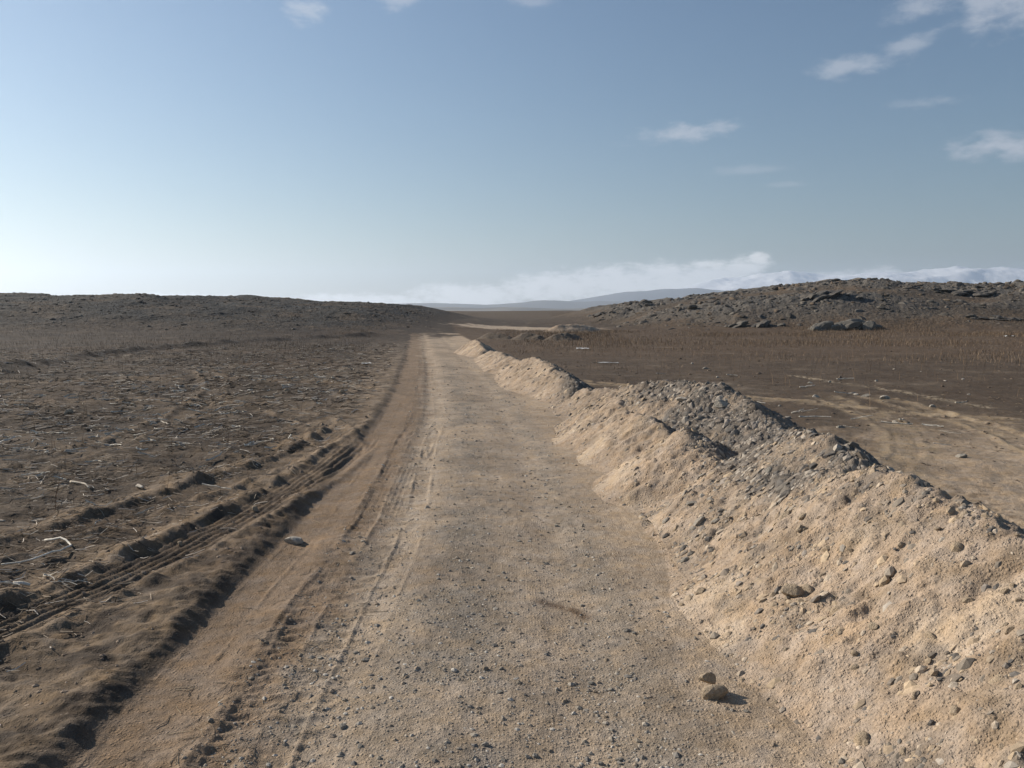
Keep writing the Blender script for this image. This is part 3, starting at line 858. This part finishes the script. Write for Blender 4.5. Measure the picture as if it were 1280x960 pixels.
# --- single stones: real objects that share a few meshes
MT = rock_meshes('stone', M_TAN, 8, 3, .75, 20)
MG = rock_meshes('stone', M_GREY, 8, 3, .65, 40)
MP = rock_meshes('stone', M_PALE, 4, 3, .7, 60)
MB = rock_meshes('boulder', M_BASALT, 10, 3, .6, 80)


def put_stones(name, meshes, xs, ys, sizes, label, cat, group, sink=.15, zs=None, flat=1.0):
    xs = np.atleast_1d(np.array(xs, float)); ys = np.atleast_1d(np.array(ys, float))
    z, nn, wh = normals(xs, ys)
    out = []
    for i_ in range(len(xs)):
        o = bpy.data.objects.new(name, meshes[random.randrange(len(meshes))]); col.objects.link(o)
        s = float(sizes[i_])
        o.location = (xs[i_], ys[i_], z[i_] + s * (.30 - sink * 1.6))
        o.scale = (s * random.uniform(.85, 1.2), s * random.uniform(.85, 1.15), s * random.uniform(.8, 1.15) * flat)
        q = Vector(nn[i_]).to_track_quat('Z', 'Y'); q.rotate(Vector((0, 0, 1)).rotation_difference(Vector(nn[i_]))) if False else None
        o.rotation_mode = 'QUATERNION'
        from mathutils import Quaternion
        o.rotation_quaternion = Vector((0, 0, 1)).rotation_difference(Vector(nn[i_])) @ Quaternion((0, 0, 1), random.uniform(0, 6.28))
        tag(o, label, cat, group); out.append(o)
    return out


def pick(n, r0, r1, a0, a1, cond, p=1.):
    x, y = polar(n * 12, r0, r1, a0, a1, p)
    k = cond(x, y); return x[k][:n], y[k][:n]


x, y = pick(110, 4.0, 11, -26, 26, lambda x, y: (x - cxr(y) > -1.3) & (x - cxr(y) < 1.9))
put_stones('stone', MG + MP + MT[:3], x, y, powsize(len(x), .014, .036, 2.6), 'small grey or pale stone lying loose on the gravel of the road', 'stone', 'loose stones on the road')
x, y = pick(80, 4.2, 10, 12, 34, lambda x, y: (surface(x, y)[1] == 1) & (x < 3.3))
put_stones('rock', MT, x, y, powsize(len(x), .022, .075, 2.8), 'tan dusty rock stuck in the slope of the nearest sand heap', 'rock', 'rocks stuck in the nearest sand heap', .26)
x, y = pick(50, 7.5, 17, 8, 26, lambda x, y: np.isin(surface(x, y)[1], (3, 4)))
put_stones('rock', MG + MP[:1], x, y, powsize(len(x), .04, .085, 2.2), 'grey stone lying on top of the grey rubble heaps', 'rock', 'larger stones on the grey rubble heaps')
x, y = pick(26, 8, 40, 8, 30, lambda x, y: (surface(x, y)[1] == 0) & (x > 4.5))
put_stones('rock', MG + MP, x, y, powsize(len(x), .05, .16, 2.0), 'stone lying on the bare soil of the right-hand field', 'rock', 'stones on the right-hand field')
x, y = pick(16, 9, 40, -30, -6, lambda x, y: (x - cxr(y) < -2.6))
put_stones('rock', MT[:3], x, y, powsize(len(x), .04, .12, 2.0), 'dull stone lying among the stalks of the left-hand field', 'rock', 'stones on the left-hand field')


def one(name, mesh, x, y, s, label, cat, dz=0., sc3=(1, 1, 1), rz=0.):
    z = float(surface(x, y)[0][0])
    o = link(name, mesh); o.location = (x, y, z + s * .3 + dz); o.scale = (s * sc3[0], s * sc3[1], s * sc3[2]); o.rotation_euler = (0, 0, rz)
    return tag(o, label, cat)


one('rock', MT[0], 1.33, 5.07, .085, 'larger, lower one of two tan rocks stacked at the toe of the nearest heap', 'rock')
one('rock', MT[3], 1.31, 5.17, .055, 'smaller rock leaning on a larger one at the toe of the nearest sand heap', 'rock', .06)
one('rock', MP[0], -2.42, 8.75, .12, 'pale flat rock lying on the edge of the sandy rut, left of the road', 'rock', .0, (1.2, .8, .6))
one('rock', MT[2], 2.15, 6.0, .085, 'rounded brown rock on the nearest sand heap, just above the two stacked rocks', 'rock')
one('rock', MP[1], 3.45, 13.2, .12, 'large pale round stone near the top of the tall grey rubble heap', 'rock')
one('rock', MP[2], 2.95, 13.9, .09, 'white stone in the middle of the tall grey rubble heap', 'rock')

# --- boulders and ledges on the rocky hill
def hillz(x, y): return ground(np.atleast_1d(float(x)), np.atleast_1d(float(y)))[0][0]


bx = []; by = []; bs = []
while len(bx) < 170:
    x_ = random.uniform(12, 105); t_ = random.random()
    crest = random.random() < .5
    y_ = random.uniform(126, 148) if crest else random.uniform(92, 135)
    if abs(math.degrees(math.atan2(x_, y_))) > 36: continue
    g_ = ground(np.array([x_]), np.array([y_]))[1]
    if g_['patch'][0] < .25 or g_['rock'][0] < .3: continue
    bx.append(x_); by.append(y_); bs.append(random.uniform(.3, .95) * (1 if not crest else 1.1))
put_stones('boulder', MB, bx, by, bs, 'dark weathered boulder on the slope or crest of the rocky hill to the right', 'boulder', 'boulders on the rocky hill', .2, flat=.75)
one('boulder', MB[1], 22.6, 136, 1.0, 'lone round dark boulder at the left end of the rocky hill against the sky', 'boulder', .3, (.9, .9, 1.2))
one('boulder', MB[4], 44.3, 136, .9, 'dark block standing proud on the crest, left of the highest part of the rocky hill', 'boulder', .3, (1.1, .9, 1.))

def outcrop(x, y, wdt, n, label, seed, tilt=-.25, tall=1., meshes=None):
    root = bpy.data.objects.new('rock_outcrop', None); col.objects.link(root)
    z0_ = hillz(x, y); root.location = (x, y, z0_); tag(root, label, 'rock outcrop', 'rock outcrops on the hillside')
    r = random.Random(seed)
    for k_ in range(n):
        dx = r.uniform(-.5, .5) * wdt; dy = r.uniform(-.22, .30) * wdt * .6
        s_ = wdt * r.uniform(.07, .15) * (1.15 - abs(dx) / wdt)
        o_ = link('slab', (meshes or MB)[r.randrange(8)], root)
        o_.location = (dx, dy, hillz(x + dx, y + dy) - z0_ + s_ * .12 * tall)
        o_.scale = (s_ * r.uniform(.9, 1.7), s_ * r.uniform(.7, 1.1), s_ * r.uniform(.45, .85) * tall)
        o_.rotation_euler = (r.uniform(-.25, .1), tilt + r.uniform(-.2, .2), r.uniform(-.5, .5))


MO = rock_meshes('slab', rock_mat('lichen_grey_rock', (.19, .175, .15), (.13, .12, .105)), 8, 3, .6, 120)
outcrop(40.0, 97.5, 7.6, 34, 'broad pale rock outcrop low on the right hill, just above the brown grass', 1, -.2, 1.9, MO)
outcrop(61, 101, 6.5, 18, 'craggy outcrop at the far right edge, low on the rocky hill', 2, .1)
outcrop(31, 103, 7.0, 18, 'long dark ledge slanting up the left part of the rocky hill', 3, -.4)
outcrop(44, 112, 8.0, 20, 'long dark ledge above and right of the broad pale outcrop', 4, -.3)
outcrop(54, 134, 9.0, 22, 'rugged rock crown forming the highest part of the right hill', 5, -.1)
outcrop(66, 118, 8.0, 16, 'flat layered ledge halfway up the right end of the rocky hill', 6, 0)

x = rng.uniform(8, 110, 14000); y = rng.uniform(84, 150, 14000)
g_ = ground(x, y)[1]
k = (rng.random(len(x)) < np.clip(.85 * g_['patch'] * ss(.1, .9, g_['q'] + .8 * fbm(x, y, .07, 2, 77)) + .03 * g_['rock'], 0, 1))
x, y = x[k], y[k]; z = ground(x, y)[0]; size = powsize(len(x), .12, .62, 2.6)
nn = np.tile([.0, -.25, .97], (len(x), 1)) + .15 * rng.normal(size=(len(x), 3)) * [1, 1, 0]
o = scatter_mesh('scree', [(lambda r_: (r_[0] * [1.5, 1, .9], r_[1]))(rock_proto(950 + q, 2, .5, 7)) for q in range(6)], np.stack([x, y, z - size * .05], 1), size, nn, pal('hill', len(x)), M_PEB)
tag(o, 'broken rock and scree covering the rocky hillside on the right', 'scree', kind='stuff')
x = rng.uniform(-95, -4, 7000); y = rng.uniform(70, 140, 7000)
g_ = ground(x, y)[1]
k = rng.random(len(x)) < np.clip(g_['rockl'] * ss(-.1, .9, g_['ql']), 0, .8)
x, y = x[k], y[k]; z = ground(x, y)[0]; size = powsize(len(x), .10, .42, 2.6)
nn = np.tile([.0, -.1, .99], (len(x), 1))
o = scatter_mesh('scree', [rock_proto(970 + q, 1, .5, 7) for q in range(6)], np.stack([x, y, z - size * .05], 1), size, nn, pal('hill', len(x)) * .85, M_PEB)
tag(o, 'scattered dark rocks on the low hill to the left', 'scree', kind='stuff')


# ------------------------------------------------------------------ stalks, straw and grass
def tubes(P, rad0, rad1, sides=4):
    """P (n,k,3) centre lines -> vertices, faces"""
    n, kk, _ = P.shape
    T = np.gradient(P, axis=1); T /= np.linalg.norm(T, axis=2, keepdims=True) + 1e-9
    upv = np.array([.13, .21, 1.]); A = np.cross(T, upv); A /= np.linalg.norm(A, axis=2, keepdims=True) + 1e-9
    B = np.cross(T, A)
    rt = np.linspace(0, 1, kk)[None, :, None]; rr_ = rad0[:, None, None] * (1 - rt) + rad1[:, None, None] * rt
    a = np.arange(sides) * 2 * np.pi / sides
    V = P[:, :, None, :] + rr_[..., None] * (A[:, :, None, :] * np.cos(a)[None, None, :, None] + B[:, :, None, :] * np.sin(a)[None, None, :, None])
    base = (np.arange(n) * kk * sides)[:, None, None]
    i_ = (np.arange(kk - 1) * sides)[None, :, None]; j_ = np.arange(sides)[None, None, :]; jn_ = (j_ + 1) % sides
    Fq = np.stack([base + i_ + j_, base + i_ + jn_, base + i_ + sides + jn_, base + i_ + sides + j_], 3).reshape(-1, 4)
    caps = []
    if sides == 4:
        q = np.arange(4)
        caps = [(np.arange(n) * kk * sides)[:, None] + q[None, ::-1], (np.arange(n) * kk * sides + (kk - 1) * sides)[:, None] + q[None]]
        Fq = np.concatenate([Fq] + caps)
    return V.reshape(-1, 3), Fq


def lying(x, y, L, ang, bend, kk=5, lift=.015):
    t = np.linspace(-.5, .5, kk)[None]
    px = x[:, None] + L[:, None] * (t * np.cos(ang)[:, None] - bend[:, None] * (t * t - .1) * np.sin(ang)[:, None])
    py = y[:, None] + L[:, None] * (t * np.sin(ang)[:, None] + bend[:, None] * (t * t - .1) * np.cos(ang)[:, None])
    zc = ground(px.ravel(), py.ravel(), True)[0].reshape(px.shape)
    # a stiff stalk lies on the high points
    zl = zc.mean(1, keepdims=True) + (zc[:, -1:] - zc[:, :1]) * t * .9
    pz = np.maximum(zc, zl) + lift
    return np.stack([px, py, pz], 2)


# straw: fine litter
x, y = polar(62000, 4.5, 62, -42, -2, .62)
uu = x - cxr(y)
cl = fbm(x, y, .55, 3, 600) + .6 * fbm(x, y, 1.9, 3, 603)
k = (uu < -2.7) & (rng.random(len(x)) < np.clip(.35 + 1.0 * cl, .04, 1) * (.25 + .75 * ss(2.8, 5.0, -uu)) * ss(3.5, 9, np.hypot(x, y) + 1.2 * np.maximum(0, -uu - 3)))
x, y = x[k], y[k]
rr_ = np.hypot(x, y)
L = rng.uniform(.05, .28, len(x)) * np.clip(rr_ / 16, .7, 1.5)
P = lying(x, y, L, rng.normal(.15, .6, len(x)), rng.normal(0, .35, len(x)), 3, .014)
P[:, 2, 2] += rng.random(len(x)) * .06 * (rng.random(len(x)) < .4)
rd_ = rng.uniform(.002, .0065, len(x)) * np.clip(rr_ / 12, .8, 2.6)
v_, f_ = tubes(P, rd_, rd_ * .7, 3)
pc = np.array([(.36, .30, .23), (.22, .17, .12), (.60, .54, .46), (.13, .10, .075), (.055, .043, .034)])[rng.choice(5, len(x), p=[.22, .19, .19, .17, .23])]
o = link('straw', mesh_np('straw', v_, f_, M_STRAW, np.repeat(pc, 9, 0), False))
tag(o, 'fine dry straw and stalk litter covering the left-hand field', 'straw', kind='stuff')

# straw scraps near the rut and on the right
x, y = polar(5200, 3.6, 30, -30, 34, .9); uu = x - cxr(y)
k = ((np.abs(uu + 1.3) < .6) & (rng.random(len(x)) < .8)) | ((uu > 3.6) & (rng.random(len(x)) < .35)); x, y = x[k], y[k]
wh = surface(x, y)[1]; x, y = x[wh == 0], y[wh == 0]
P = lying(x, y, rng.uniform(.04, .16, len(x)), rng.random(len(x)) * 3.14, rng.normal(0, .3, len(x)), 3, .004)
rd_ = rng.uniform(.0012, .003, len(x)); v_, f_ = tubes(P, rd_, rd_ * .7, 3)
o = link('straw', mesh_np('straw', v_, f_, M_STRAW, np.tile([.36, .29, .2], (len(v_), 1)), False))
tag(o, 'sparse straw scraps between the rut and the gravel and right of the heaps', 'straw', kind='stuff')

# bleached stalks, one object each
SM = []
for k_ in range(9):
    bend = rng.uniform(-.4, .4); t = np.linspace(-.5, .5, 7)
    P = np.stack([t, bend * (t * t - .1) + .010 * rng.normal(size=7), .008 * rng.normal(size=7)], 1)[None]
    v_, f_ = tubes(P, np.array([.028]), np.array([.014]), 4)
    SM.append(mesh_np('stalk', v_, f_, M_STICK, None, False))


def put_stalks(xs, ys, Ls, angs, label, group, thick=1., mesh=None):
    xs = np.array(xs, float); ys = np.array(ys, float)
    z, nn, wh = normals(xs, ys, .12)
    from mathutils import Quaternion
    for i_ in range(len(xs)):
        o = bpy.data.objects.new('dry_stalk', mesh or SM[random.randrange(9)]); col.objects.link(o)
        L = float(Ls[i_]); o.location = (xs[i_], ys[i_], z[i_] + .045 + .02 * random.random())
        o.rotation_mode = 'QUATERNION'
        o.rotation_quaternion = Vector((0, 0, 1)).rotation_difference(Vector(nn[i_])) @ Quaternion((0, 0, 1), float(angs[i_])) @ Quaternion((0, 1, 0), random.gauss(0, .07))
        tk = thick * random.uniform(.5, 1.2) * min(1.6, .5 + ys[i_] / 26) * .55
        o.scale = (L, tk, tk)
        tag(o, label, 'stalk', group)


x, y = pick(262, 8, 36, -36, -8, lambda x, y: (x - cxr(y) < -3.4) & (rng.random(len(x)) < np.clip(.25 + fbm(x, y, .3, 3, 640) * 1.4, .05, 1)), .85)
put_stalks(x, y, powsize(len(x), .14, .5, 1.8), rng.normal(.1, .75, len(x)), 'short bleached cut stalk lying on the dark left-hand field', 'bleached stalks lying on the left-hand field')
x, y = pick(24, 16, 34, 4, 30, lambda x, y: (surface(x, y)[1] == 0) & (x > 4.5))
put_stalks(x, y, powsize(len(x), .3, .8, 1.8), rng.normal(0, .4, len(x)), 'pale dry stalk lying on the dark right-hand field beyond the heaps', 'pale stalks lying on the right-hand field')


def special(pts, r0, r1, label, mat=M_STICK, name='dry_stalk', cat='stalk'):
    p = np.array(pts, float); t = np.linspace(0, len(p) - 1, 14); q = np.stack([np.interp(t, range(len(p)), p[:, a]) for a in (0, 1)], 1)
    zz = surface(q[:, 0], q[:, 1])[0] + .02 + .02 * np.sin(np.linspace(0, 3.1, 14))
    zz = .5 * zz + .5 * zz.max()
    P = np.concatenate([q, zz[:, None]], 1)[None]; c0 = P[0].mean(0)
    v_, f_ = tubes(P - c0, np.array([r0]), np.array([r1]), 4)
    o = link(name, mesh_np(name, v_, f_, mat, None, True)); o.location = c0
    return tag(o, label, cat)


special([(-5.05, 8.5), (-4.8, 8.45), (-4.62, 8.25), (-4.66, 8.0), (-4.8, 7.75), (-4.95, 7.6)], .014, .009, 'hook-shaped bleached branch curling on the near left field edge', name='branch', cat='branch')
special([(-6.35, 9.35), (-6.0, 9.33)], .02, .014, 'thick white stalk lying level at the picture edge, left of the hooked branch')
special([(-6.3, 11.3), (-6.05, 11.15), (-5.85, 10.95)], .018, .012, 'long slanting white stalk in the left field, upward from the hooked branch')
special([(-4.45, 6.98), (-4.33, 7.03)], .022, .016, 'stubby white wood chip beside the near end of the ribbed tyre track')
special([(-5.3, 11.2), (-5.18, 11.1)], .03, .022, 'stubby thick white piece of wood in the left field, right of the long slanting stalk')

# ------- standing grass and dead reeds
def blades(name, x, y, hgt, wid, lean, colr, label, cat):
    z = ground(x, y)[0] - .02
    n = len(x); a = rng.random(n) * np.pi
    cx_, cy_ = np.cos(a) * wid / 2, np.sin(a) * wid / 2
    lx = rng.normal(0, lean, n) * hgt; ly = rng.normal(0, lean, n) * hgt
    v = np.zeros((n, 6, 3))
    for k_, (tt, wf) in enumerate(((0, 1), (.55, .8), (1, .15))):
        v[:, k_ * 2] = np.stack([x - cx_ * wf + lx * tt * tt, y - cy_ * wf + ly * tt * tt, z + hgt * tt], 1)
        v[:, k_ * 2 + 1] = np.stack([x + cx_ * wf + lx * tt * tt, y + cy_ * wf + ly * tt * tt, z + hgt * tt], 1)
    q = np.arange(n)[:, None] * 6
    f = np.concatenate([q + [0, 1, 3, 2], q + [2, 3, 5, 4]])
    o = link(name, mesh_np(name, v.reshape(-1, 3), f, M_STRAW, np.repeat(colr, 6, 0), False))
    return tag(o, label, cat, kind='stuff')


def gcol(n, pals):
    p = np.array(pals); return p[rng.integers(0, len(p), n)] * rng.uniform(.75, 1.25, (n, 1))


x = rng.uniform(-2, 92, 150000); y = 34 + 68 * rng.random(150000) ** .8
m = fbm(x, y, .09, 3, 700) + .5 * fbm(x, y, .5, 3, 703)
edge = ss(34, 58, y + 16 * m)
k = (np.abs(np.arctan2(x, y)) < .70) & (x - cxr(y) > 4) & (rng.random(len(x)) < edge * (.25 + .6 * ss(-.3, .3, m))) & (hills(x, y)[1] < .35)
x, y = x[k], y[k]
blades('dry_grass', x, y, rng.uniform(.08, .36, len(x)) * (.40 + .9 * ss(-.25, .4, m[k])) * (.6 + .5 * ss(40, 80, y)), rng.uniform(.008, .02, len(x)), .22,
       gcol(len(x), [(.15, .10, .063), (.20, .14, .09), (.11, .077, .052), (.31, .235, .16)]), 'band of dry brown grass and reeds below the rocky hill', 'dry grass')
x = rng.uniform(-95, -2, 90000); y = 22 + 80 * rng.random(90000) ** .8
m = fbm(x, y, .08, 3, 710) + .4 * fbm(x, y, .5, 3, 713)
k = (np.abs(np.arctan2(x, y)) < .72) & (x - cxr(y) < -5) & (rng.random(len(x)) < ss(26, 52, y + 18 * m) * (.2 + .4 * ss(-.2, .3, m)))
x, y = x[k], y[k]
blades('dry_grass', x, y, rng.uniform(.10, .40, len(x)), rng.uniform(.007, .016, len(x)), .25,
       gcol(len(x), [(.085, .064, .047), (.12, .09, .062), (.065, .052, .04)]), 'dull dry grass at the foot of the low hill on the left', 'dry grass')
# thin lone reeds standing on the right-hand field
x = rng.uniform(3, 32, 900); y = rng.uniform(18, 46, 900); k = (x - cxr(y) > 5.2) & (rng.random(900) < ss(15, 40, y)) ; x, y = x[k], y[k]
blades('dead_reeds', x, y, rng.uniform(.15, .7, len(x)), rng.uniform(.006, .011, len(x)), .2, gcol(len(x), [(.26, .18, .11), (.19, .13, .08)]), 'thin dead reeds standing singly on the dark right-hand field', 'reeds')
x = rng.uniform(-18, -3.5, 500); y = rng.uniform(9, 34, 500); k = (x - cxr(y) < -3.2); x, y = x[k], y[k]
blades('dead_reeds', x, y, rng.uniform(.12, .5, len(x)), rng.uniform(.005, .010, len(x)), .2, gcol(len(x), [(.17, .11, .07), (.13, .09, .06)]), 'thin dead stems standing on the left-hand field', 'reeds')

# ------------------------------------------------------------------ litter
def scrap(x, y, sx, sy, label):
    n = 7; g = np.linspace(-1, 1, n); A, B = np.meshgrid(g, g)
    zt = .35 * gn(A.ravel() * 1.3 + x, B.ravel() * 1.3 + y, 5) + .35
    edge = 1 + .2 * gn(A.ravel() * 3 + x, B.ravel() * 2, 9)
    top = np.stack([A.ravel() * sx * edge, B.ravel() * sy * edge, zt * min(sx, sy)], 1); bot = top - [0, 0, .012]
    v = np.concatenate([top, bot]); q = np.arange(n - 1)[:, None] * n + np.arange(n - 1)[None]; q = q.ravel()
    f = np.stack([q, q + 1, q + n + 1, q + n], 1); f = np.concatenate([f, f[:, ::-1] + n * n])
    m, nb, p = new_mat('dirty_plastic'); p.inputs['Base Color'].default_value = (.62, .62, .60, 1); p.inputs['Roughness'].default_value = .5
    o = link('plastic_scrap', mesh_np('plastic_scrap', v, f, m)); z = float(surface(x, y)[0][0]); o.location = (x, y, z + .02)
    return tag(o, label, 'litter')


scrap(4.5, 51.5, .38, .25, 'small white plastic scrap on brown grass right of the farthest roadside heap')
scrap(4.4, 38.0, .62, .12, 'long white plastic strip lying on the dark field behind the middle heap')
scrap(-6.8, 37.5, .22, .18, 'crumpled white plastic scrap on the stony verge left of the road, far along')
scrap(47.0, 76.0, .45, .3, 'white scrap lying in the grass at the foot of the rocky hill on the right')

# ------------------------------------------------------------------ haze
me = bpy.data.meshes.new('haze'); bmh = bmesh.new()
x0, x1, y0, y1, z0, z1 = -17500, 17500, -3000, 16200, -60, 780
vs = [bmh.verts.new(p) for p in [(x0, y0, z0), (x1, y0, z0), (x1, y1, z0), (x0, y1, z0), (x0, y0, z1), (x1, y0, z1), (x1, y1, z1), (x0, y1, z1)]]
for f in [(0, 3, 2, 1), (4, 5, 6, 7), (0, 1, 5, 4), (1, 2, 6, 5), (2, 3, 7, 6), (3, 0, 4, 7)]: bmh.faces.new([vs[q] for q in f])
bmh.to_mesh(me); bmh.free()
hm = bpy.data.materials.new('haze'); hm.use_nodes = True; n_ = hm.node_tree; n_.nodes.clear()
vo = n_.nodes.new('ShaderNodeVolumePrincipled'); vo.inputs['Color'].default_value = (.70, .83, 1, 1); vo.inputs['Density'].default_value = 1 / 10500.; vo.inputs['Anisotropy'].default_value = .45
ou = n_.nodes.new('ShaderNodeOutputMaterial'); n_.links.new(vo.outputs[0], ou.inputs['Volume'])
me.materials.append(hm)
tag(link('haze', me), kind='stuff')
